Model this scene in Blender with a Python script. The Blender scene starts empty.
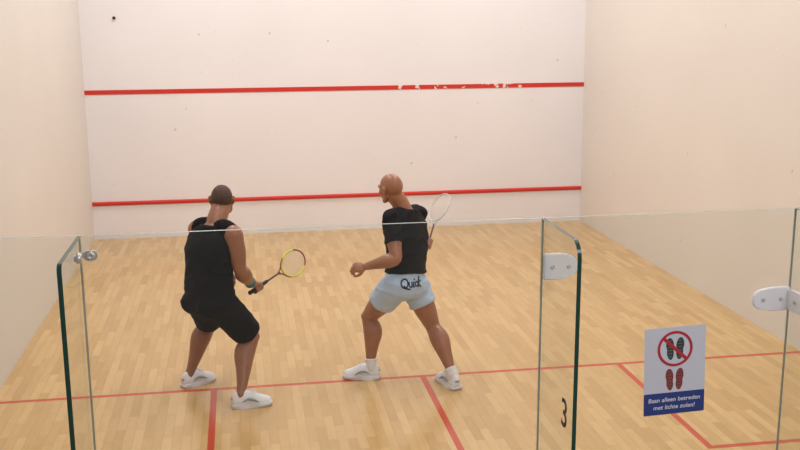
import bpy, bmesh, math, random
from mathutils import Vector, Matrix, noise
from mathutils.bvhtree import BVHTree
random.seed(4)
V = Vector
SC = bpy.context.scene.collection
SC_ = bpy.context.scene
try:
    SC_.view_settings.view_transform = 'Standard'
except Exception:
    pass

# ------------------------------------------------------------------ materials
def mat(name, col, rough=.5, metal=0, coat=0, spec=.5, noise_amt=0, nscale=20, bump=0):
    m = bpy.data.materials.new(name); m.use_nodes = True
    nt = m.node_tree; b = nt.nodes['Principled BSDF']
    b.inputs['Base Color'].default_value = (*col, 1)
    b.inputs['Roughness'].default_value = rough
    b.inputs['Metallic'].default_value = metal
    b.inputs['Coat Weight'].default_value = coat
    b.inputs['Specular IOR Level'].default_value = spec
    if noise_amt or bump:
        tc = nt.nodes.new('ShaderNodeTexCoord'); nz = nt.nodes.new('ShaderNodeTexNoise')
        nz.inputs['Scale'].default_value = nscale; nz.inputs['Detail'].default_value = 5
        nt.links.new(tc.outputs['Object'], nz.inputs['Vector'])
        if noise_amt:
            r = nt.nodes.new('ShaderNodeMix'); r.data_type = 'RGBA'
            r.inputs['A'].default_value = (*[max(0, c*(1-noise_amt)) for c in col], 1)
            r.inputs['B'].default_value = (*[min(1, c*(1+noise_amt)) for c in col], 1)
            nt.links.new(nz.outputs['Fac'], r.inputs['Factor'])
            nt.links.new(r.outputs['Result'], b.inputs['Base Color'])
        if bump:
            bp = nt.nodes.new('ShaderNodeBump'); bp.inputs['Strength'].default_value = bump
            bp.inputs['Distance'].default_value = .01
            nt.links.new(nz.outputs['Fac'], bp.inputs['Height']); nt.links.new(bp.outputs['Normal'], b.inputs['Normal'])
    return m

def math_node(nt, op, a, b=None):
    n = nt.nodes.new('ShaderNodeMath'); n.operation = op
    for i, x in enumerate((a, b)):
        if x is None: continue
        if isinstance(x, (int, float)): n.inputs[i].default_value = x
        else: nt.links.new(x, n.inputs[i])
    return n.outputs[0]

def wall_mat(name, col, spots=.5):
    m = mat(name, col, .55, spec=.25)
    nt = m.node_tree; b = nt.nodes['Principled BSDF']
    tc = nt.nodes.new('ShaderNodeTexCoord')
    nz = nt.nodes.new('ShaderNodeTexNoise'); nz.inputs['Scale'].default_value = .8; nz.inputs['Detail'].default_value = 6
    nt.links.new(tc.outputs['Object'], nz.inputs['Vector'])
    mx = nt.nodes.new('ShaderNodeMix'); mx.data_type = 'RGBA'
    mx.inputs['A'].default_value = (*[c*.94 for c in col], 1); mx.inputs['B'].default_value = (*[min(1, c*1.05) for c in col], 1)
    nt.links.new(nz.outputs['Fac'], mx.inputs['Factor'])
    cur = mx.outputs['Result']
    for sc, rad, thr, st in ((3.2, .05, .45, spots), (7.5, .07, .55, spots*.5)):
        vo = nt.nodes.new('ShaderNodeTexVoronoi'); vo.inputs['Scale'].default_value = sc
        nt.links.new(tc.outputs['Object'], vo.inputs['Vector'])
        near = math_node(nt, 'LESS_THAN', vo.outputs['Distance'], rad)
        nz2 = nt.nodes.new('ShaderNodeTexNoise'); nz2.inputs['Scale'].default_value = 1.7
        nt.links.new(tc.outputs['Object'], nz2.inputs['Vector'])
        sel = math_node(nt, 'GREATER_THAN', nz2.outputs['Fac'], thr)
        fac = math_node(nt, 'MULTIPLY', math_node(nt, 'MULTIPLY', near, sel), st)
        m2 = nt.nodes.new('ShaderNodeMix'); m2.data_type = 'RGBA'
        m2.inputs['B'].default_value = (.45, .38, .35, 1)
        nt.links.new(fac, m2.inputs['Factor']); nt.links.new(cur, m2.inputs['A'])
        cur = m2.outputs['Result']
    nt.links.new(cur, b.inputs['Base Color'])
    return m

def floor_mat():
    m = mat('maple_boards', (.6, .4, .2), .22, spec=.55)
    nt = m.node_tree; b = nt.nodes['Principled BSDF']
    tc = nt.nodes.new('ShaderNodeTexCoord'); sp = nt.nodes.new('ShaderNodeSeparateXYZ')
    nt.links.new(tc.outputs['Object'], sp.inputs[0])
    cb = nt.nodes.new('ShaderNodeCombineXYZ')
    nt.links.new(sp.outputs['Y'], cb.inputs['X']); nt.links.new(sp.outputs['X'], cb.inputs['Y'])
    br = nt.nodes.new('ShaderNodeTexBrick')
    br.offset = .43; br.offset_frequency = 2
    nt.links.new(cb.outputs[0], br.inputs['Vector'])
    br.inputs['Scale'].default_value = 1
    br.inputs['Brick Width'].default_value = .40
    br.inputs['Row Height'].default_value = .064
    br.inputs['Mortar Size'].default_value = .0016
    br.inputs['Mortar Smooth'].default_value = .5
    br.inputs['Color1'].default_value = (.585, .37, .155, 1)
    br.inputs['Color2'].default_value = (.715, .48, .225, 1)
    br.inputs['Mortar'].default_value = (.50, .31, .135, 1)
    mp = nt.nodes.new('ShaderNodeMapping'); mp.inputs['Scale'].default_value = (30, 7, 1)
    nt.links.new(tc.outputs['Object'], mp.inputs[0])
    gr = nt.nodes.new('ShaderNodeTexNoise'); gr.inputs['Scale'].default_value = 1; gr.inputs['Detail'].default_value = 4
    nt.links.new(mp.outputs[0], gr.inputs['Vector'])
    g = nt.nodes.new('ShaderNodeMix'); g.data_type = 'RGBA'; g.blend_type = 'MULTIPLY'
    g.inputs['Factor'].default_value = .2
    nt.links.new(br.outputs['Color'], g.inputs['A'])
    rmp = nt.nodes.new('ShaderNodeValToRGB')
    rmp.color_ramp.elements[0].position = .3; rmp.color_ramp.elements[0].color = (.72, .62, .5, 1)
    rmp.color_ramp.elements[1].position = .7; rmp.color_ramp.elements[1].color = (1, 1, 1, 1)
    nt.links.new(gr.outputs['Fac'], rmp.inputs[0]); nt.links.new(rmp.outputs[0], g.inputs['B'])
    # painted red court lines
    def rect(cx, hx, cy, hy):
        ax = math_node(nt, 'LESS_THAN', math_node(nt, 'ABSOLUTE', math_node(nt, 'SUBTRACT', sp.outputs['X'], cx)), hx)
        ay = math_node(nt, 'LESS_THAN', math_node(nt, 'ABSOLUTE', math_node(nt, 'SUBTRACT', sp.outputs['Y'], cy)), hy)
        return math_node(nt, 'MULTIPLY', ax, ay)
    w = .023
    rs = [rect(0, 3.2, 4.26, w), rect(0, w, 2.13, 2.13), rect(-1.6, w, 3.46, .8), rect(1.6, w, 3.46, .8),
          rect(-2.4, .8+w, 2.66, w), rect(2.4, .8+w, 2.66, w)]
    t = rs[0]
    for r in rs[1:]: t = math_node(nt, 'MAXIMUM', t, r)
    t = math_node(nt, 'MULTIPLY', t, .9)
    l = nt.nodes.new('ShaderNodeMix'); l.data_type = 'RGBA'
    l.inputs['B'].default_value = (.56, .035, .02, 1)
    nt.links.new(t, l.inputs['Factor']); nt.links.new(g.outputs['Result'], l.inputs['A'])
    nt.links.new(l.outputs['Result'], b.inputs['Base Color'])
    return m

def glass_mat():
    m = bpy.data.materials.new('clear_glass'); m.use_nodes = True
    nt = m.node_tree; nt.nodes.clear()
    out = nt.nodes.new('ShaderNodeOutputMaterial'); mx = nt.nodes.new('ShaderNodeMixShader'); mx2 = nt.nodes.new('ShaderNodeMixShader')
    tr = nt.nodes.new('ShaderNodeBsdfTransparent'); tr.inputs[0].default_value = (.968, .98, .972, 1)
    gl = nt.nodes.new('ShaderNodeBsdfGlossy'); gl.inputs['Roughness'].default_value = .03
    df = nt.nodes.new('ShaderNodeBsdfDiffuse'); df.inputs[0].default_value = (.75, .8, .77, 1)   # slight milky haze and dirt, mixed in as pale diffuse
    mx2.inputs[0].default_value = .006
    lw = nt.nodes.new('ShaderNodeLayerWeight'); lw.inputs['Blend'].default_value = .5
    f = math_node(nt, 'ADD', math_node(nt, 'MULTIPLY', math_node(nt, 'POWER', lw.outputs['Facing'], 5), .3), .025)
    nt.links.new(tr.outputs[0], mx2.inputs[1]); nt.links.new(df.outputs[0], mx2.inputs[2])
    nt.links.new(f, mx.inputs[0]); nt.links.new(mx2.outputs[0], mx.inputs[1]); nt.links.new(gl.outputs[0], mx.inputs[2])
    nt.links.new(mx.outputs[0], out.inputs[0])
    return m

def chipped_red():
    m = mat('red_paint', (.62, .03, .02), .5)
    nt = m.node_tree; b = nt.nodes['Principled BSDF']
    tc = nt.nodes.new('ShaderNodeTexCoord'); sp = nt.nodes.new('ShaderNodeSeparateXYZ')
    nt.links.new(tc.outputs['Object'], sp.inputs[0])
    nz = nt.nodes.new('ShaderNodeTexNoise'); nz.inputs['Scale'].default_value = 14; nz.inputs['Detail'].default_value = 4
    nt.links.new(tc.outputs['Object'], nz.inputs['Vector'])
    ax = math_node(nt, 'LESS_THAN', math_node(nt, 'ABSOLUTE', math_node(nt, 'SUBTRACT', sp.outputs['X'], 1.55)), .85)
    f = math_node(nt, 'MULTIPLY', ax, math_node(nt, 'GREATER_THAN', nz.outputs['Fac'], .58))
    mx = nt.nodes.new('ShaderNodeMix'); mx.data_type = 'RGBA'
    mx.inputs['A'].default_value = (.62, .03, .02, 1); mx.inputs['B'].default_value = (.8, .74, .7, 1)
    nt.links.new(f, mx.inputs['Factor']); nt.links.new(mx.outputs['Result'], b.inputs['Base Color'])
    return m

M = dict(
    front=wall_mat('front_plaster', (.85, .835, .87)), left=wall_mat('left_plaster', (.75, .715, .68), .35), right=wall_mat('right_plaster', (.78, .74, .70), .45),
    floor=floor_mat(), glass=glass_mat(), red=mat('red_batten', (.62, .03, .02), .45), redline=chipped_red(),
    edge=mat('glass_edge_dark', (.016, .065, .05), .28, spec=.35), tope=mat('glass_edge_pale', (.36, .42, .39), .25), joint=mat('joint_sealant', (.27, .33, .29), .5),
    ceil=mat('ceiling_white', (.8, .78, .74), .8), gal=mat('gallery_floor', (.3, .28, .27), .8, noise_amt=.1),
    skin=mat('tanned_skin', (.30, .132, .075), .36, noise_amt=.25, nscale=12, bump=.14),
    skin2=mat('reddish_tanned_skin', (.35, .152, .085), .34, noise_amt=.25, nscale=12, bump=.14),
    hair=mat('cropped_dark_hair', (.075, .04, .027), .75, noise_amt=.6, nscale=70, bump=.6),
    black=mat('black_cloth', (.005, .005, .007), .85, spec=.2, noise_amt=.4, nscale=60, bump=.2),
    black2=mat('black_tshirt_cloth', (.007, .007, .010), .8, spec=.25, noise_amt=.4, nscale=60, bump=.2),
    blue=mat('pale_blue_cloth', (.47, .62, .84), .75, noise_amt=.06, nscale=30, bump=.2),
    navy=mat('navy_print', (.010, .014, .025), .6), white=mat('white_leather', (.84, .84, .90), .45, noise_amt=.04),
    sole=mat('pale_rubber', (.74, .74, .78), .7), tread=mat('grey_tread_print', (.15, .17, .165), .6), greyacc=mat('grey_trim', (.30, .32, .37), .5), sock=mat('white_sock', (.8, .8, .84), .9, bump=.3, nscale=90),
    teal=mat('teal_band', (.02, .22, .22), .7), ball=mat('black_rubber', (.02, .02, .02), .6),
    eyew=mat('eye_white', (.75, .72, .68), .2), iris=mat('iris', (.05, .025, .012), .2),
    enamel=mat('white_enamel', (.92, .92, .96), .5, spec=.3), cap=mat('pale_screw_cap', (.6, .6, .63), .4), steel=mat('brushed_steel', (.66, .65, .64), .35, .6),
    burg=mat('burgundy_frame', (.28, .03, .03), .3), lime=mat('lime_frame', (.68, .70, .06), .35), shaft=mat('dark_shaft', (.10, .04, .04), .3),
    grip=mat('grip_tape', (.02, .02, .025), .8, bump=.4, nscale=60), strg=mat('pale_strings', (.8, .77, .70), .5), rframe=mat('silver_frame', (.55, .55, .55), .35), 
    paper=mat('sign_paper', (.72, .74, .84), .5, spec=.2), signred=mat('sign_red', (.55, .03, .05), .5), signdark=mat('sign_dark_print', (.045, .055, .052), .5),
    signbrown=mat('sign_brown_print', (.25, .05, .05), .5), brownlight=mat('sign_brown_tread', (.34, .10, .09), .5), signnavy=mat('sign_navy', (.045, .07, .27), .5, spec=.2), signwhite=mat('sign_lettering', (.88, .9, .98), .5),
)

# ------------------------------------------------------------------ helpers
def link_mesh(name, me, mats, parent=None, smooth=True, shift=None):
    if shift is not None: me.transform(Matrix.Translation(-shift))
    for p in me.polygons: p.use_smooth = smooth
    if not isinstance(mats, (list, tuple)): mats = [mats]
    if len(me.materials): me.materials.clear()
    for m in mats: me.materials.append(m)
    o = bpy.data.objects.new(name, me); SC.objects.link(o)
    if parent: o.parent = parent
    return o
def obj(name, bm, mats, parent=None, smooth=False, shift=None):
    bmesh.ops.recalc_face_normals(bm, faces=bm.faces)
    me = bpy.data.meshes.new(name); bm.to_mesh(me); bm.free()
    return link_mesh(name, me, mats, parent, smooth, shift)
def empty(name, loc, label, cat, group=None, rot=(0, 0, 0)):
    o = bpy.data.objects.new(name, None); SC.objects.link(o); o.location = loc; o.rotation_euler = rot
    o.empty_display_size = .1
    o['label'] = label; o['category'] = cat
    if group: o['group'] = group
    return o
def box(bm, a, b, mi=0):
    vs = [bm.verts.new((x, y, z)) for x in (a[0], b[0]) for y in (a[1], b[1]) for z in (a[2], b[2])]
    for f in ((0, 1, 3, 2), (4, 6, 7, 5), (0, 4, 5, 1), (2, 3, 7, 6), (0, 2, 6, 4), (1, 5, 7, 3)):
        bm.faces.new([vs[i] for i in f]).material_index = mi
def loft(bm, rings, closed=False):
    R = [[bm.verts.new(p) for p in r] for r in rings]
    n = len(R[0])
    for a, b in zip(R, R[1:]+([R[0]] if closed else [])):
        for i in range(n): bm.faces.new((a[i], a[(i+1) % n], b[(i+1) % n], b[i]))
    if not closed:
        bm.faces.new(R[0][::-1]); bm.faces.new(R[-1])
def cr(p, t):
    i = min(int(t), len(p)-2); f = t-i
    a = p[max(i-1, 0)]; b = p[i]; c = p[i+1]; d = p[min(i+2, len(p)-1)]
    return .5*((2*b)+(c-a)*f+(2*a-5*b+4*c-d)*f*f+(3*b-a-3*c+d)*f**3)
def tube(bm, pts, rads, n=12, sub=4, cap=True, closed=False, spline=True):
    pts = [V(p) for p in pts]
    if closed:
        P = pts; Rr = rads if isinstance(rads, list) else [rads]*len(P)
    else:
        if not isinstance(rads, (list, tuple)): rads = [rads]*len(pts)
        P = []; Rr = []
        for k in range((len(pts)-1)*sub+1):
            t = k/sub
            P.append(cr(pts, t) if spline else pts[min(int(t), len(pts)-2)].lerp(pts[min(int(t), len(pts)-2)+1], t-min(int(t), len(pts)-2)))
            Rr.append(max(.0004, cr(list(rads), t)))
    m = len(P); T = []
    for i in range(m):
        if closed: d = P[(i+1) % m]-P[i-1]
        else: d = P[min(i+1, m-1)]-P[max(i-1, 0)]
        T.append(d.normalized())
    u = T[0].orthogonal().normalized(); rings = []
    for i in range(m):
        u = (u-T[i]*u.dot(T[i])).normalized(); w = T[i].cross(u)
        rings.append((P[i], u.copy(), w, Rr[i], T[i]))
    out = []
    if cap and not closed:
        p, u0, w0, r, t = rings[0]
        for a in (75, 50, 25):
            a = math.radians(a); out.append((p-t*r*math.sin(a), u0, w0, r*math.cos(a)))
    out += [(p, u_, w_, r) for p, u_, w_, r, t in rings]
    if cap and not closed:
        p, u0, w0, r, t = rings[-1]
        for a in (25, 50, 75):
            a = math.radians(a); out.append((p+t*r*math.sin(a), u0, w0, r*math.cos(a)))
    loft(bm, [[p+u_*r*math.cos(2*math.pi*j/n)+w_*r*math.sin(2*math.pi*j/n) for j in range(n)] for p, u_, w_, r in out], closed)
def ball(bm, c, r, u, f, up, n=16):
    mtx = Matrix.Translation(V(c)) @ Matrix((u, f, up)).transposed().to_4x4() @ Matrix.Diagonal((*r, 1))
    bmesh.ops.create_uvsphere(bm, u_segments=n, v_segments=max(8, n*3//4), radius=1, matrix=mtx)
def remesh(name, bm, voxel, iters, m, parent, shift, disp=None):
    bmesh.ops.recalc_face_normals(bm, faces=bm.faces)
    me = bpy.data.meshes.new(name); bm.to_mesh(me); bm.free()
    t = bpy.data.objects.new('tmp', me); SC.objects.link(t)
    r = t.modifiers.new('r', 'REMESH'); r.mode = 'VOXEL'; r.voxel_size = voxel
    s = t.modifiers.new('s', 'SMOOTH'); s.factor = .5; s.iterations = iters
    dg = bpy.context.evaluated_depsgraph_get(); dg.update()
    out = bpy.data.meshes.new_from_object(t.evaluated_get(dg))
    bpy.data.objects.remove(t)
    if disp:
        ns = [v.normal.copy() for v in out.vertices]
        for v, nn in zip(out.vertices, ns): v.co += nn*disp(v.co, nn)
    return link_mesh(name, out, m, parent, True, shift)
def prism(bm, outline, mtx, thick, mi=0):
    """outline in local xy, extruded along local z, placed by mtx"""
    a = [bm.verts.new(mtx @ V((x, y, 0))) for x, y in outline]; b = [bm.verts.new(mtx @ V((x, y, thick))) for x, y in outline]
    n = len(a)
    bm.faces.new(a[::-1]).material_index = mi; bm.faces.new(b).material_index = mi
    for i in range(n): bm.faces.new((a[i], a[(i+1) % n], b[(i+1) % n], b[i])).material_index = mi
def rrect(w, h, r, n=5, cx=0, cy=0):
    pts = []
    for sx, sy, a0 in ((1, 1, 0), (-1, 1, 90), (-1, -1, 180), (1, -1, 270)):
        for k in range(n+1):
            a = math.radians(a0+90*k/n); pts.append((cx+sx*(w/2-r)+r*math.cos(a), cy+sy*(h/2-r)+r*math.sin(a)))
    return pts
def text_mesh(body, size, mtx, extrude=.0003, shear=0, space=1.0, line=1.0, offset=0, align='CENTER'):
    c = bpy.data.curves.new('t', 'FONT'); c.body = body; c.size = size; c.align_x = align; c.align_y = 'CENTER'
    c.extrude = extrude; c.shear = shear; c.space_character = space; c.space_line = line; c.offset = offset
    o = bpy.data.objects.new('t', c); SC.objects.link(o)
    dg = bpy.context.evaluated_depsgraph_get(); dg.update()
    me = bpy.data.meshes.new_from_object(o.evaluated_get(dg)); bpy.data.objects.remove(o)
    me.transform(mtx)
    return me

# ------------------------------------------------------------------ room shell
def struct(name, bm, mats):
    o = obj(name, bm, mats); o['kind'] = 'structure'; return o
def slab(name, a, b, m):
    bm = bmesh.new(); box(bm, a, b); return struct(name, bm, m)
slab('floor', (-3.2, -.012, -.1), (3.2, 9.75, 0), M['floor'])
slab('floor', (-3.2, -3.6, -.1), (3.2, -.012, 0), M['gal'])
slab('wall_front', (-3.4, 9.75, -.1), (3.4, 9.95, 5.8), M['front'])
slab('wall_left', (-3.4, -3.6, -.1), (-3.2, 9.75, 5.8), M['left'])
slab('wall_right', (3.2, -3.6, -.1), (3.4, 9.75, 5.8), M['right'])
slab('ceiling', (-3.4, -3.6, 5.8), (3.4, 9.95, 6.0), M['ceil'])
# tin batten, service line, out line on front wall
bm = bmesh.new(); prism(bm, [(0, 0), (.012, .0), (.03, .018), (.03, .036), (.012, .05), (0, .05)],
    Matrix(((0, 0, 1, -3.2), (-1, 0, 0, 9.75), (0, 1, 0, .43), (0, 0, 0, 1))), 6.4)
struct('trim_1', bm, M['red'])
slab('trim_2', (-3.2, 9.744, 1.82), (3.2, 9.75, 1.875), M['redline'])
slab('trim_3', (-3.2, 9.744, 4.57), (3.2, 9.75, 4.62), M['red'])
for s, nm in ((-1, 'trim_4'), (1, 'trim_5')):
    bm = bmesh.new(); x0, x1 = s*3.2, s*3.194
    vs = [bm.verts.new((x, y, z+dz)) for x in (x0, x1) for (y, z) in ((0, 2.13), (9.744, 4.57)) for dz in (0, .05)]
    for f in ((0, 1, 3, 2), (4, 6, 7, 5), (0, 4, 5, 1), (2, 3, 7, 6), (0, 2, 6, 4), (1, 5, 7, 3)): bm.faces.new([vs[i] for i in f])
    struct(nm, bm, M['red'])

# ------------------------------------------------------------------ glass back wall
H = 2.13; G = .012
def glass_panel(name, x0, x1, z0=.0):
    bm = bmesh.new(); box(bm, (x0+.002, -G, z0), (x1-.002, 0, H))
    bmesh.ops.recalc_face_normals(bm, faces=bm.faces)
    for f in bm.faces:
        if abs(f.normal.z) > .5: f.material_index = 1
    return struct(name, bm, [M['glass'], M['tope']])
JX = (-1.802, -.411, .44)
glass_panel('wall_back', -3.2, JX[0]); glass_panel('wall_back', JX[0], JX[1]); glass_panel('wall_back', JX[2], 1.83); glass_panel('wall_back', 1.83, 3.2)
door = glass_panel('door_1', JX[1]+.002, JX[2]-.002, .012)
YM = Matrix(((1, 0, 0, 0), (0, 0, -1, 0), (0, 1, 0, 0), (0, 0, 0, 1)))   # local x->X, y->Z, z->-Y
def bolt(parent, loc, axis, r=.011, h=.007, m='steel'):
    bm = bmesh.new(); a = V(axis)
    q = a.to_track_quat('Z', 'Y').to_matrix().to_4x4()
    prof = [(r, 0), (r, h*.5), (r*.8, h), (r*.35, h), (r*.3, h*.75)]
    loft(bm, [[V(loc)+(q @ V((rr*math.cos(2*math.pi*k/14), rr*math.sin(2*math.pi*k/14), zz))) for k in range(14)] for rr, zz in prof])
    return obj('bolt', bm, M[m], parent, True)
def hinge(parent, x0, x1, z, h, s, label):
    bm = bmesh.new(); pts = []
    r = h*.42
    xe, xf = (x1, x0) if s > 0 else (x0, x1)
    for k in range(13):
        a = math.radians(-90+180*k/12); pts.append((xe-s*r+s*r*math.cos(a), z+r*math.sin(a)))
    xm = (xe+xf)/2
    pts += [(xm, z+h*.5), (xf+s*.004, z+h*.5), (xf, z+h*.46), (xf, z-h*.46), (xf+s*.004, z-h*.5), (xm, z-h*.5)]
    prism(bm, pts, YM @ Matrix.Translation((0, 0, G)), .014)
    bmesh.ops.bevel(bm, geom=[e for e in bm.edges], offset=.003, segments=2, affect='EDGES')
    o = obj('hinge', bm, M['enamel'], parent, False); o['label'] = label
    for t in (.25, .72): bolt(o, (xf+(xe-xf)*t, -G-.014, z), (0, -1, 0), .007, .004, 'cap')
    return o
hinge(door, JX[1]+.004, -.295, 1.975, .085, 1, 'white enamel hinge plate at the fin side of the door')
hinge(door, .305, .437, 1.83, .08, -1, 'white rounded hinge plate at the far side of the door')

def fin(x, rcorner, label):
    e = empty('glass_fin', (x, -G, 0), label, 'glass fin')
    D = .345; T = .0125; pts = [(0, 0), (D, 0)]
    for k in range(9):
        a = math.radians(90*k/8); pts.append((D-rcorner+rcorner*math.cos(a), H-rcorner+rcorner*math.sin(a)))
    pts += [(0, H)]
    bm = bmesh.new()
    mt = Matrix(((0, 0, 1, -T/2), (-1, 0, 0, 0), (0, 1, 0, 0), (0, 0, 0, 1)))
    prism(bm, pts, mt, T)
    bmesh.ops.recalc_face_normals(bm, faces=bm.faces)
    for f in bm.faces:
        f.material_index = 0 if abs(f.normal.x) > .5 or f.calc_center_median().y > -.001 else 1
    obj('pane', bm, [M['glass'], M['edge']], e)
    bm = bmesh.new(); box(bm, (-.003, -.003, 0), (.003, 0, H-.002)); o = obj('silicone_joint', bm, M['joint'], e)
    return e
f1 = fin(JX[0], .02, 'upright glass fin with steel bracket, left of the player in the sleeveless shirt')
f2 = fin(JX[1], .05, 'upright round-cornered glass fin marked with a black number 3')
f3 = fin(JX[2], .05, 'upright glass fin at the right frame edge, beyond the sign on the door')
# steel bracket on the left fin
bm = bmesh.new()
mt = Matrix(((0, 0, 1, .0063), (-1, 0, 0, 0), (0, 1, 0, 2.075), (0, 0, 0, 1)))
prism(bm, [(x*math.cos(.16)-y*math.sin(.16), x*math.sin(.16)+y*math.cos(.16)) for x, y in rrect(.155, .018, .008, cx=.082)], mt, .005)
prism(bm, rrect(.040, .030, .014), Matrix(((1, 0, 0, .028), (0, 0, -1, 0), (0, 1, 0, 2.072), (0, 0, 0, 1))), .005)
br = obj('bracket', bm, M['steel'], f1)
bolt(br, (.030, -.005, 2.072), (0, -1, 0), .013, .012, 'steel'); bolt(br, (.0115, -.140, 2.097), (1, 0, 0), .015, .014, 'steel')
# enamel clamp on the far right fin
bm = bmesh.new()
prism(bm, rrect(.16, .07, .03, cx=.085), Matrix(((0, 0, -1, -.0063), (-1, 0, 0, 0), (0, 1, 0, 1.83), (0, 0, 0, 1))), .008)
br3 = obj('bracket', bm, M['enamel'], f3)
bolt(br3, (-.0145, -.06, 1.83), (-1, 0, 0), .007, .004, 'cap'); bolt(br3, (-.0145, -.12, 1.83), (-1, 0, 0), .007, .004, 'cap')
# court number on fin face looking to -x
me = text_mesh('3', .125, Matrix(((0, 0, -1, -.0072), (-1, 0, 0, -.275), (0, 1, 0, 1.592), (0, 0, 0, 1))), .0004, offset=.001)
link_mesh('court_number', me, M['navy'], f2, False)

# ------------------------------------------------------------------ sign on the door
sg = empty('shoe_rule_sign', (.052, -G-.0008, 1.600), 'white paper sign with crossed-out shoe soles and navy Dutch text banner on glass door', 'sign', rot=(0, -math.radians(1.9), 0))
def SM(z): return YM @ Matrix.Translation((0, 0, z))
bm = bmesh.new(); prism(bm, rrect(.212, .302, .004), SM(0), .0006); obj('sheet', bm, M['paper'], sg)
bm = bmesh.new(); prism(bm, rrect(.212, .076, .003, cy=-.113), SM(.0007), .0003); obj('banner', bm, M['signnavy'], sg)
me = text_mesh('Baan alleen betreden\nmet lichte zolen!', .0208, SM(.0012) @ Matrix.Translation((0, -.113, 0)), .0002, shear=.12, line=1.25, offset=.0002, space=1.03)
link_mesh('lettering', me, M['signwhite'], sg, False)
def print_outline(s):
    pts = []
    for k in range(28):
        a = 2*math.pi*k/28; y = math.sin(a); w = .0125*(1+.28*y) if y > 0 else .0125*(1-.05*y)
        if -.35 < y < .1: w *= .86
        pts.append((math.cos(a)*w+s*.002*y, y*.036))
    return pts
def shoe_print(cx, cy, s, m, sc):
    bm = bmesh.new(); pts = [(cx+x*sc, cy+y*sc) for x, y in print_outline(s)]
    prism(bm, pts, SM(.0007), .0003)
    for k in range(6):    # lighter tread bars
        yy = cy+sc*(-.026+.0105*k)
        prism(bm, rrect(.014*sc, .0032*sc, .001, cx=cx, cy=yy), SM(.00105), .0001, 1)
    obj('shoe_print', bm, [M[m], M['tread'] if m == 'signdark' else M['brownlight']], sg)
for s in (-1, 1):
    shoe_print(s*.017, .076, s, 'signdark', 1.05); shoe_print(s*.017, -.030, s, 'signbrown', 1.05)
bm = bmesh.new(); n = 48; Ro, Ri = .061, .052
loft(bm, [[SM(.0013) @ V((r*math.cos(2*math.pi*k/n), .076+r*math.sin(2*math.pi*k/n), zz)) for k in range(n)] for r, zz in ((Ri, 0), (Ro, 0), (Ro, .0003), (Ri, .0003))], closed=True)
prism(bm, [(-.042, .108), (-.034, .116), (.042, .044), (.034, .036)], SM(.0013), .0003)
obj('prohibition_ring', bm, M['signred'], sg)

# ------------------------------------------------------------------ people
def grip_hand(bm, C, a, p, wrist):
    C = V(C); a = V(a).normalized(); p = (V(p)-a*V(p).dot(a)).normalized(); q = a.cross(p)
    tube(bm, [wrist, V(wrist).lerp(C+p*.034, .6), C+p*.034], [.029, .027, .02], 10)
    ball(bm, C+p*.031, (.044, .017, .036), a, p, q, 14)
    for k in range(4):
        o = C+a*(-.033+.022*k); end = (235, 255, 262, 245)[k]
        A = [30, 75, 120, 165, 205, end]
        tube(bm, [o+(p*math.cos(math.radians(t))+q*math.sin(math.radians(t)))*(.030 if t < 80 else .0255) for t in A], [.0095, .0095, .009, .009, .0085, .0075], 8, 2)
    tube(bm, [C+a*s+(p*math.cos(math.radians(t))+q*math.sin(math.radians(t)))*r for s, t, r in ((.0, -30, .036), (.022, -65, .033), (.038, -100, .027), (.046, -135, .026))], [.013, .0115, .0105, .009], 8, 3)
def free_hand(bm, w, d, n, curl=(25, 60, 95)):
    w = V(w); d = V(d).normalized(); n = (V(n)-d*V(n).dot(d)).normalized(); s = d.cross(n)
    ball(bm, w+d*.05, (.039, .052, .017), s, d, n, 14)
    for k in range(4):
        base = w+d*(.082+(.0, .006, .004, -.004)[k])+s*(.030-.0205*k); L = (.94, 1.05, 1.0, .8)[k]
        P = [base-d*.02, base]; 
        for a, l in zip(curl, (.043, .027, .021)):
            a = math.radians(a+3*k); P.append(P[-1]+(d*math.cos(a)+n*math.sin(a))*l*L)
        tube(bm, P, [.0095, .0095, .009, .0082, .0072], 8, 3)
    b = w+d*.025+s*.028
    tube(bm, [b, b+s*.022+d*.022+n*.012, b+s*.030+d*.05+n*.022, b+s*.026+d*.075+n*.034], [.014, .0125, .0105, .0085], 8, 3)

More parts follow.
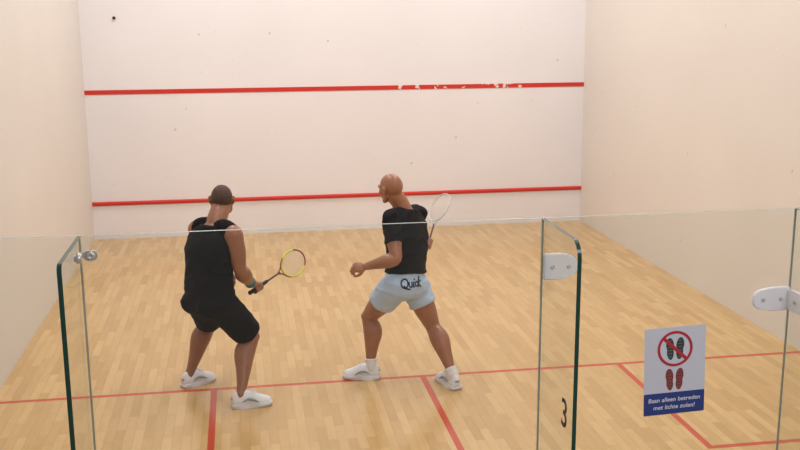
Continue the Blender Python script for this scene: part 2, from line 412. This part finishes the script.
def shoe(root, shift, c, d, K=.93):
    d = V((d[0], d[1], 0)).normalized(); s = V((d.y, -d.x, 0)); up = V((0, 0, 1)); c = V((c[0], c[1], 0))
    W = lambda l, w, z: c+d*l*K+s*w*1.12+up*z*1.18
    sec = [(-.137, .024, .066), (-.128, .032, .090), (-.10, .037, .104), (-.06, .039, .108), (-.02, .040, .106), (.02, .042, .096), (.06, .047, .079), (.10, .049, .066), (.135, .042, .056), (.155, .030, .047), (.165, .014, .038)]
    rings = []
    for l, w, h in sec:
        r = []
        for k in range(20):
            a = 2*math.pi*k/20; cs, sn = math.cos(a), math.sin(a)
            x = w*math.copysign(abs(cs)**.8, cs); z = .018 if sn < 0 else .018+(h-.018)*sn**.8
            r.append(W(l, x*(1-.22*max(0, sn)), z))
        rings.append(r)
    bm = bmesh.new(); loft(bm, rings); up_o = obj('shoe', bm, M['white'], root, True, shift)
    out = [(l*1.03*K, (w+.006)*1.12) for l, w, h in sec]
    pts = [(l, w) for l, w in out]+[(l, -w) for l, w in out[::-1]]
    bm = bmesh.new()
    mt = Matrix.Translation(c) @ Matrix((d, s, up)).transposed().to_4x4()
    prism(bm, pts, mt, .036)
    bmesh.ops.bevel(bm, geom=[e for e in bm.edges if abs((e.verts[0].co-e.verts[1].co).z) < .001], offset=.006, segments=2, affect='EDGES')
    obj('sole', bm, M['sole'], up_o, True, shift)
    for k in range(5):
        bm = bmesh.new()
        l = .012+.017*k; h = .101-.0085*k
        tube(bm, [W(l, -.022, h-.006), W(l+.004, 0, h+.003), W(l, .022, h-.006)], .0032, 6, 3)
        obj('lace', bm, M['sock'], up_o, True, shift)
    for sd in (-1, 1):
        bm = bmesh.new()
        tube(bm, [W(-.06, sd*.040, .045), W(-.02, sd*.043, .060), (W(.02, sd*.0455, .055)), W(.06, sd*.050, .038)], [.003, .008, .009, .003], 6, 3)
        obj('side_panel', bm, M['greyacc'], up_o, True, shift)
    bm = bmesh.new()
    tube(bm, [W(-.136, -.012, .06), W(-.14, 0, .06), W(-.136, .012, .06)], .007, 8, 3)
    obj('heel_tab', bm, M['greyacc'], up_o, True, shift)

def person(S):
    hL, hR, sL, sR = V(S['hipL']), V(S['hipR']), V(S['shL']), V(S['shR'])
    P0 = (hL+hR)/2; P1 = (sL+sR)/2; up = (P1-P0).normalized(); LT = (P1-P0).length
    root = empty('person', (P0.x, P0.y, 0), S['label'], 'person'); shift = V((P0.x, P0.y, 0))
    W = S.get('w', 1.0); WD = S.get('wd', 1.0); B = S.get('bulk', 1.0); LB = S.get('legbulk', B)
    def frame(t):
        r = ((hR-hL).normalized()*(1-t)+(sR-sL).normalized()*t).normalized() if 0 <= t <= 1 else ((hR-hL) if t < 0 else (sR-sL)).normalized()
        f = up.cross(r).normalized(); r = f.cross(up).normalized()
        return P0+(P1-P0)*t, r, f
    bend = S.get('bend', .02)
    def ring(t, a, b, n=28):
        c, r, f = frame(t); a *= W; b *= WD
        c = c-f*(bend*math.sin(max(0, min(1, t))*math.pi))
        pts = []
        for k in range(n):
            an = 2*math.pi*k/n; cs, sn = math.cos(an), math.sin(an)
            x = a*math.copysign(abs(cs)**.9, cs); y = b*math.copysign(abs(sn)**.9, sn)
            pts.append(c+r*x+f*y)
        return pts
    core = [(-.24, .08, .075), (-.17, .13, .10), (-.06, .158, .115), (.06, .158, .115), (.2, .146, .104), (.36, .140, .100), (.55, .153, .110), (.72, .166, .114), (.86, .164, .108), (.96, .145, .092), (1.05, .102, .075), (1.12, .064, .060)]
    bm = bmesh.new()
    loft(bm, [ring(t, a, b) for t, a, b in core])
    c, r, f = frame(0)
    for s in (-1, 1): ball(bm, c+r*s*.072*W-f*.055*WD-up*.035, (.076*W, .073*WD, .085), r, f, up)
    c, r, f = frame(.8)
    for s in (-1, 1): ball(bm, c+r*s*.083*W-f*.048*WD, (.075*W, .050*WD, .095), r, f, up)
    # neck, head
    hc = V(S['head']); hf = V(S['face']).normalized(); hu = V(S.get('headup', (0, 0, 1))); hu = (hu-hf*hu.dot(hf)).normalized(); hr = hf.cross(hu)
    nb = P1+up*LT*.08
    tube(bm, [nb-up*.03, nb+(hc-nb)*.35, hc-hu*.045-hf*.018], [.068*B, .062*B, .059*B], 14)
    h = lambda a, b, c_: hc+hr*a+hf*b+hu*c_
    ball(bm, h(0, -.012, .022), (.076, .094, .090), hr, hf, hu, 24)
    ball(bm, h(0, .028, -.035), (.061, .068, .074), hr, hf, hu, 20)
    ball(bm, h(0, .065, -.088), (.028, .026, .022), hr, hf, hu, 12)
    for s in (-1, 1):
        tube(bm, [h(s*.058, -.005, -.045), h(s*.052, .03, -.083), h(0, .07, -.094)], [.022, .020, .018], 8)      # jaw
        ball(bm, h(s*.036, .068, -.022), (.024, .018, .018), hr, hf, hu, 10)                                       # cheek
        tube(bm, [h(s*.012, .089, .022), h(s*.032, .087, .026), h(s*.052, .070, .018)], [.009, .009, .008], 8)      # brow
        tube(bm, [h(s*.073, .004, .020), h(s*.087, -.010, .027), h(s*.091, -.022, .008), h(s*.086, -.016, -.014), h(s*.075, .002, -.028)], [.006, .008, .008, .008, .0075], 8)   # ear rim
        ball(bm, h(s*.076, -.004, .0), (.008, .014, .024), hr, hf, hu, 10)
    tube(bm, [h(0, .088, .016), h(0, .099, -.006), h(0, .112, -.026), h(0, .094, -.034)], [.008, .009, .012, .009], 8)   # nose
    for s in (-1, 1): ball(bm, h(s*.011, .098, -.028), (.008, .010, .008), hr, hf, hu, 8)
    tube(bm, [h(-.024, .080, -.057), h(0, .094, -.052), h(.024, .080, -.057)], [.0055, .008, .0055], 8)
    tube(bm, [h(-.022, .078, -.065), h(0, .090, -.067), h(.022, .078, -.065)], [.0055, .008, .0055], 8)
    # arms
    for sh, el, wr in ((sL, V(S['elL']), V(S['wrL'])), (sR, V(S['elR']), V(S['wrR']))):
        tube(bm, [sh, sh.lerp(el, .25), sh.lerp(el, .5), sh.lerp(el, .75), el, el.lerp(wr, .25), el.lerp(wr, .65), wr], [.061*B, .058*B, .057*B, .047*B, .040*B, .052*B, .038*B, .029], 14, 4)
        inn = (P1-sh).normalized()
        tube(bm, [sh+up*.006, sh+inn*.08+up*.022, nb+up*.005], [.048*B, .046*B, .046], 12)
    for side in 'LR':
        kind, arg = S['hand'+side]
        if kind == 'grip': grip_hand(bm, *arg)
        else: free_hand(bm, *arg)
    # legs
    legs = []
    for hp, kn, (fc, fd) in ((hL, V(S['knL']), S['footL']), (hR, V(S['knR']), S['footR'])):
        fdv = V((*fd, 0)).normalized(); an = V((fc[0], fc[1], .10))-fdv*.065
        axs = (an-kn).normalized(); back = -fdv; back = (back-axs*back.dot(axs)).normalized()
        tube(bm, [hp, hp.lerp(kn, .3), hp.lerp(kn, .65), hp.lerp(kn, .92), kn.lerp(an, .06), kn.lerp(an, .3)+back*.024, kn.lerp(an, .6)+back*.010, kn.lerp(an, .86), an],
             [.090*LB, .088*LB, .077*LB, .059*LB, .053*LB, .068*LB, .049*LB, .034*LB, .034], 16, 4)
        ball(bm, kn-back*.020, (.041*LB,)*3, V((1, 0, 0)), V((0, 1, 0)), V((0, 0, 1)), 12)
        tube(bm, [an, an+V((0, 0, -.045)), V((fc[0], fc[1], .05))+fdv*.03, V((fc[0], fc[1], .045))+fdv*.09], [.036, .032, .027, .020], 10)
        legs.append((hp, kn, an, fc, fdv))
    body = remesh('body', bm, .0055, 3, M[S['skin']], root, shift)
    # eyes
    for s in (-1, 1):
        bm = bmesh.new(); ball(bm, h(s*.031, .074, .004), (.0125,)*3, hr, hf, hu, 12)
        for f_ in bm.faces:
            if (f_.calc_center_median()-h(s*.031, .074, .004)).normalized().dot(hf) > .86: f_.material_index = 1
        obj('eye', bm, [M['eyew'], M['iris']], root, True, shift)
    # hair
    if S.get('hair'):
        bm = bmesh.new(); ball(bm, h(0, -.013, .0225), (.0768, .0948, .0908), hr, hf, hu, 56)
        kill = []
        for v in bm.verts:
            q = v.co-hc; a, b, c_ = q.dot(hr), q.dot(hf), q.dot(hu)
            line = .062 if b > .05 else (.018+.5*max(0, b) if b > -.03 else -.034)
            line += noise.noise(v.co*60)*.008
            if c_ < line: kill.append(v)
        bmesh.ops.delete(bm, geom=kill, context='VERTS')
        for v in bm.verts: v.co += (v.co-hc).normalized()*noise.noise(v.co*90)*.0012
        obj('hair', bm, M['hair'], root, True, shift)
    def fold(amp, seed, tilt=.5):
        o = V((seed, seed*2, seed*3))
        def g(co, nn):
            z = (co-P0).dot(up); w = (co-P0).dot(frame(.5)[1])
            zz = z+tilt*abs(w)
            a = noise.noise(V((co.x*4, co.y*4, zz*12))+o)
            return amp*max(-.3, 1.2*(.55-abs(a)*2.2)+.35*noise.noise(V((co.x*12, co.y*12, zz*24))+o))
        return g
    ex = S['ease']
    bm = bmesh.new()
    if S['shirt'] == 'tank':
        sec = [(S['hem'], .166, .130), (.10, .165, .128), (.25, .157, .120), (.4, .153, .114), (.55, .164, .122), (.72, .176, .128), (.84, .174, .124), (.93, .160, .114), (1.01, .135, .100), (1.07, .104, .086), (1.10, .082, .074)]
    else:
        sec = [(S['hem'], .165, .130), (.22, .160, .124), (.3, .157, .120), (.42, .156, .118), (.55, .166, .124), (.72, .178, .130), (.86, .178, .124), (.96, .162, .110), (1.03, .128, .096), (1.08, .096, .082), (1.11, .080, .074)]
    sec = [(t, a+ex, b+ex) for t, a, b in sec]
    t0, a0, b0 = sec[0]
    loft(bm, [ring(t0+.07, a0-.02, b0-.02), ring(t0, a0-.014, b0-.014)]+[ring(*q) for q in sec])
    c, r, f = frame(.8)
    for s in (-1, 1): ball(bm, c+r*s*.084*W-f*(.055*WD+ex*.5), (.084*W, .060*WD, .104), r, f, up)
    if S['shirt'] == 'tee':
        for sh, el in ((sL, V(S['elL'])), (sR, V(S['elR']))):
            q = .60; i = (P1-sh).normalized()
            tube(bm, [sh+i*.03, sh, sh.lerp(el, .3), sh.lerp(el, q)], [.064*B, .067*B, .067*B, .068*B], 16, cap=False)
            ball(bm, sh, (.068*B,)*3, V((1, 0, 0)), V((0, 1, 0)), V((0, 0, 1)))
            tube(bm, [sh+up*.004, sh+i*.06+up*.020, sh+i*.11+up*.030, nb-up*.008], [.062*B, .060*B, .056, .054], 14)
    else:
        for sh in (sL, sR):
            i = (P1-sh).normalized()
            tube(bm, [sh+i*.045+up*.014, sh+i*.085+up*.026, nb-up*.010], [.064*B, .062*B, .060], 14)
    remesh('shirt', bm, .007, 5, M[S['shirtm']], root, shift, fold(.008, 3))
    # ---- shorts
    bm = bmesh.new()
    sec = [(.22, .158, .120), (.16, .160, .122), (.08, .170, .130), (-.04, .180, .138), (-.15, .167, .130), (-.24, .12, .10)]
    loft(bm, [ring(*q) for q in sec])
    c, r, f = frame(0)
    for s in (-1, 1): ball(bm, c+r*s*.074*W-f*.062*WD-up*.035, (.088*W, .080*WD, .095), r, f, up)
    q = S['legcover']; hr_ = S['hemr']
    for hp, kn, an, fc, fd in legs:
        ax = (kn-hp).normalized(); e = hp.lerp(kn, q)
        ball(bm, hp, (.101*LB,)*3, V((1, 0, 0)), V((0, 1, 0)), V((0, 0, 1)))
        tube(bm, [hp, hp.lerp(kn, q*.35), hp.lerp(kn, q*.7), e, e-ax*.004, e-ax*.05], [.100*LB, .103*LB, (.103*LB+hr_)/2, hr_, hr_-.014, hr_-.02], 18, 3, cap=False, spline=False)
    sh_o = remesh('shorts', bm, .007, 5, M[S['shortsm']], root, shift, fold(.008, 11, 0))
    # ---- shoes and socks
    for hp, kn, an, fc, fd in legs:
        shoe(root, shift, fc, fd)
        if S.get('sock'):
            bm = bmesh.new(); dirn = (kn-an).normalized()
            tube(bm, [an-V((0, 0, .03)), an, an+dirn*.03, an+dirn*S['sock'], an+dirn*(S['sock']+.004)], [.040, .042, .044, .048, .040], 16, 3, cap=False)
            obj('sock', bm, M['sock'], root, True, shift)
    return root, shift, sh_o, frame, up

def racket(label, hand, tip, side, grip_at, m_frame, accent=None):
    """racket along hand->tip; local y along the shaft, local x across the face"""
    hand = V(hand); y = (V(tip)-hand).normalized(); x = V(side); x = (x-y*x.dot(y)).normalized(); z = x.cross(y)
    base = hand-y*grip_at
    e = empty('squash_racket', (0, 0, 0), label, 'racket')
    e.matrix_world = Matrix.Translation(base) @ Matrix((x, y, z)).transposed().to_4x4()
    n = 56; ea, eb, cy = .098, .142, .54
    loop = []
    for k in range(n):
        a = 2*math.pi*k/n; cs, sn = math.cos(a), math.sin(a)
        loop.append(V((ea*cs*(1 if sn > 0 else 1-.10*sn*sn), cy+eb*sn, 0)))
    bm = bmesh.new(); tube(bm, loop, .0058, 8, closed=True)
    for s in (-1, 1):
        tube(bm, [(s*.006, .352, 0), (s*.022, .385, 0), (s*.058, .422, 0), (s*.078, .450, 0)], [.006, .006, .006, .006], 8)
    obj('frame', bm, M[m_frame], e, True)
    if accent:
        bm = bmesh.new()
        tube(bm, [p for p in (loop[int(n*q/100) % n] for q in (38, 46, 53, 60, 67, 74, 81, 88, 95, 101, 106))], .0075, 8, 4)
        obj('frame_accent', bm, M[accent], e, True)
    bm = bmesh.new(); tube(bm, [(0, .18, 0), (0, .27, 0), (0, .362, 0)], [.0085, .0075, .008], 10); obj('shaft', bm, M['shaft'], e, True)
    bm = bmesh.new(); tube(bm, [(0, .004, 0), (0, .02, 0), (0, .1, 0), (0, .2, 0)], [.0175, .0155, .0145, .0135], 8); obj('grip', bm, M['grip'], e, True)
    bm = bmesh.new()
    for i in range(-7, 8):
        xx = i*.0125; yy = eb*math.sqrt(max(0, 1-(xx/ea)**2))*.985
        if yy > .01: tube(bm, [(xx, cy-yy, 0), (xx, cy+yy, 0)], .0009, 5, 1, cap=False)
    for i in range(-10, 11):
        yy = i*.0128; xx = ea*math.sqrt(max(0, 1-(yy/eb)**2))*.97
        if xx > .01: tube(bm, [(-xx, cy+yy, .0006), (xx, cy+yy, .0006)], .0009, 5, 1, cap=False)
    obj('strings', bm, M['strg'], e, True)
    return e

# player on the left: sleeveless black shirt
r1h, r1t = V((-1.252, 4.20, .791)), V((-.873, 4.65, .910))
a1 = (r1t-r1h).normalized()
p1 = dict(label='player in sleeveless black shirt and long black shorts, back turned, racket held low',
    hipL=(-1.65, 4.15, .77), hipR=(-1.53, 3.99, .76), shL=(-1.665, 4.275, 1.235), shR=(-1.408, 3.99, 1.245),
    head=(-1.483, 4.275, 1.445), face=(.02, 1, -.06), headup=(.05, .1, 1), elL=(-1.60, 4.47, 1.03), wrL=(-1.50, 4.43, .88),
    elR=(-1.367, 3.975, .985), wrR=(-1.293, 4.13, .842),
    handL=('free', ((-1.50, 4.43, .88), (.6, -.1, -.6), (-.4, -.8, -.1))), handR=('grip', (r1h, a1, (-.3, -.35, .4), (-1.293, 4.13, .842))),
    knL=(-1.62, 4.48, .46), knR=(-1.31, 4.12, .45), footL=((-1.731, 4.398), (.8, .6)), footR=((-1.336, 3.885), (.97, .1)),
    skin='skin', hair=True, shirt='tank', shirtm='black', shortsm='black', hem=-.02, ease=.006, legcover=.90, hemr=.110, bend=.03,
    w=1.19, wd=1.18, bulk=1.17, legbulk=1.13)
root1, sh1, so1, fr1, up1 = person(p1)
bm = bmesh.new(); e_, w_ = V(p1['elR']), V(p1['wrR'])
d_ = (w_-e_).normalized()
tube(bm, [w_-d_*.05, w_-d_*.045, w_-d_*.03, w_-d_*.012, w_-d_*.008], [.03, .041, .042, .039, .03], 16, 3, cap=False)
o = obj('wristband', bm, M['teal'], root1, True, sh1)
racket('squash racket with burgundy and lime frame held low by the sleeveless player', r1h, r1t, (-.3, .2, 1), .085, 'burg', 'lime')

# player on the right: black T-shirt, pale blue shorts
r2h, r2t = V((.085, 4.48, 1.005)), V((.262, 4.80, 1.30))
a2 = (r2t-r2h).normalized()
p2 = dict(label='bald player in black T-shirt and pale blue shorts, knees bent, racket raised',
    hipL=(-.225, 4.12, .785), hipR=(-.083, 4.25, .785), shL=(-.255, 4.13, 1.285), shR=(-.012, 4.375, 1.265),
    head=(-.238, 4.275, 1.490), face=(-.62, .78, -.05), headup=(-.25, .05, 1), elL=(-.243, 4.0, 1.015), wrL=(-.455, 4.08, .948),
    elR=(-.085, 4.61, 1.10), wrR=(.035, 4.53, 1.02),
    handL=('free', ((-.455, 4.08, .948), (-.9, .2, -.12), (.1, .7, -.5), (40, 95, 140))), handR=('grip', (r2h, a2, (-.6, .3, -.1), (.03, 4.53, 1.015))),
    knL=(-.40, 4.37, .475), knR=(.07, 4.22, .42), footL=((-.463, 4.299), (-.95, .25)), footR=((.163, 4.04), (-.3, .95)),
    skin='skin2', shirt='tee', shirtm='black2', shortsm='blue', hem=.155, ease=.005, legcover=.52, hemr=.106, sock=.055, bend=.02,
    w=1.02, wd=1.06, bulk=1.06, legbulk=1.10)
root2, sh2, so2, fr2, up2 = person(p2)
racket('squash racket with pale silver frame raised beside the bald player', r2h, r2t, (.5, -.85, .1), .165, 'rframe')
# brush-script word printed on the back of the shorts
c, r, f = fr2(-.1)
nrm = V((.1, -1, .15)).normalized(); rr = V((-nrm.y, nrm.x, 0)).normalized()
org = c+nrm*.4-rr*.072+V((0, 0, .018))
tmp = bmesh.new(); tmp.from_mesh(so2.data); bvh = BVHTree.FromBMesh(tmp)
Q = [(.35+.33*math.cos(a), .55+.42*math.sin(a)) for a in [math.radians(80+380*k/16) for k in range(17)]]
strokes = [Q, [(.30, .32), (.5, .08), (.85, .0)],
    [(.80, .62), (.82, .28), (.95, .15), (1.08, .3), (1.12, .64), (1.12, .3), (1.22, .16)],
    [(1.34, .60), (1.30, .3), (1.38, .16)], [(1.36, .84), (1.385, .87)],
    [(1.72, .54), (1.6, .62), (1.50, .4), (1.58, .18), (1.74, .22)],
    [(1.90, 1.05), (1.84, .55), (1.84, .12)], [(2.12, .66), (1.87, .40), (2.18, .08)]]
S_ = .078
bm = bmesh.new()
for st in strokes:
    P = []
    pts = [V((x, y, 0)) for x, y in st]
    for k in range((len(pts)-1)*3+1):
        v = cr(pts, k/3)
        q = org+rr*(v.x+.12*v.y)*S_+V((0, 0, 1))*v.y*S_-sh2
        hit = bvh.ray_cast(q, -nrm)
        if hit[0] and hit[3] < .46: P.append(hit[0]+nrm*.001)
    if len(P) > 1: tube(bm, P, .0056, 8, 1)
tmp.free()
o = obj('printed_word', bm, M['navy'], so2, True)

# squash ball striking the upper front wall
bm = bmesh.new(); ball(bm, (0, 0, 0), (.02,)*3, V((1, 0, 0)), V((0, 1, 0)), V((0, 0, 1)), 20)
o = obj('squash_ball', bm, M['ball'], None, True); o.location = (-2.79, 9.731, 2.745)
o['label'] = 'small black squash ball touching the front wall high at the left'; o['category'] = 'ball'

# ------------------------------------------------------------------ lights
def area(loc, sx, sy, power, col=(1, .975, .95), rot=(0, 0, 0)):
    l = bpy.data.lights.new('court_or_fill_lamp', 'AREA'); l.shape = 'RECTANGLE'; l.size = sx; l.size_y = sy; l.energy = power; l.color = col
    o = bpy.data.objects.new('court_or_fill_lamp', l); SC.objects.link(o); o.location = loc; o.rotation_euler = rot
for x in (-1.7, 1.7):
    for y, e in ((1.4, 30), (4.6, 54), (7.8, 70)):
        area((x, y, 5.7), .5, 1.6, e)
area((.8, -3.3, 4.6), 1.6, .6, 74, (1, .97, .98), (math.radians(62), 0, 0))  # added fill lamp on the gallery side, brightens sign and hinge plates
w = bpy.data.worlds.new('w'); SC_.world = w; w.use_nodes = True
w.node_tree.nodes['Background'].inputs[0].default_value = (1, .94, .9, 1); w.node_tree.nodes['Background'].inputs[1].default_value = .2

c = bpy.data.cameras.new('camera'); o = bpy.data.objects.new('camera', c); SC.objects.link(o); SC_.camera = o
o.location = (-1.33046, -2.91518, 2.74798); o.rotation_euler = (1.36235, .00566, -.16128); c.lens = 988.02*36/800; c.clip_start = .05
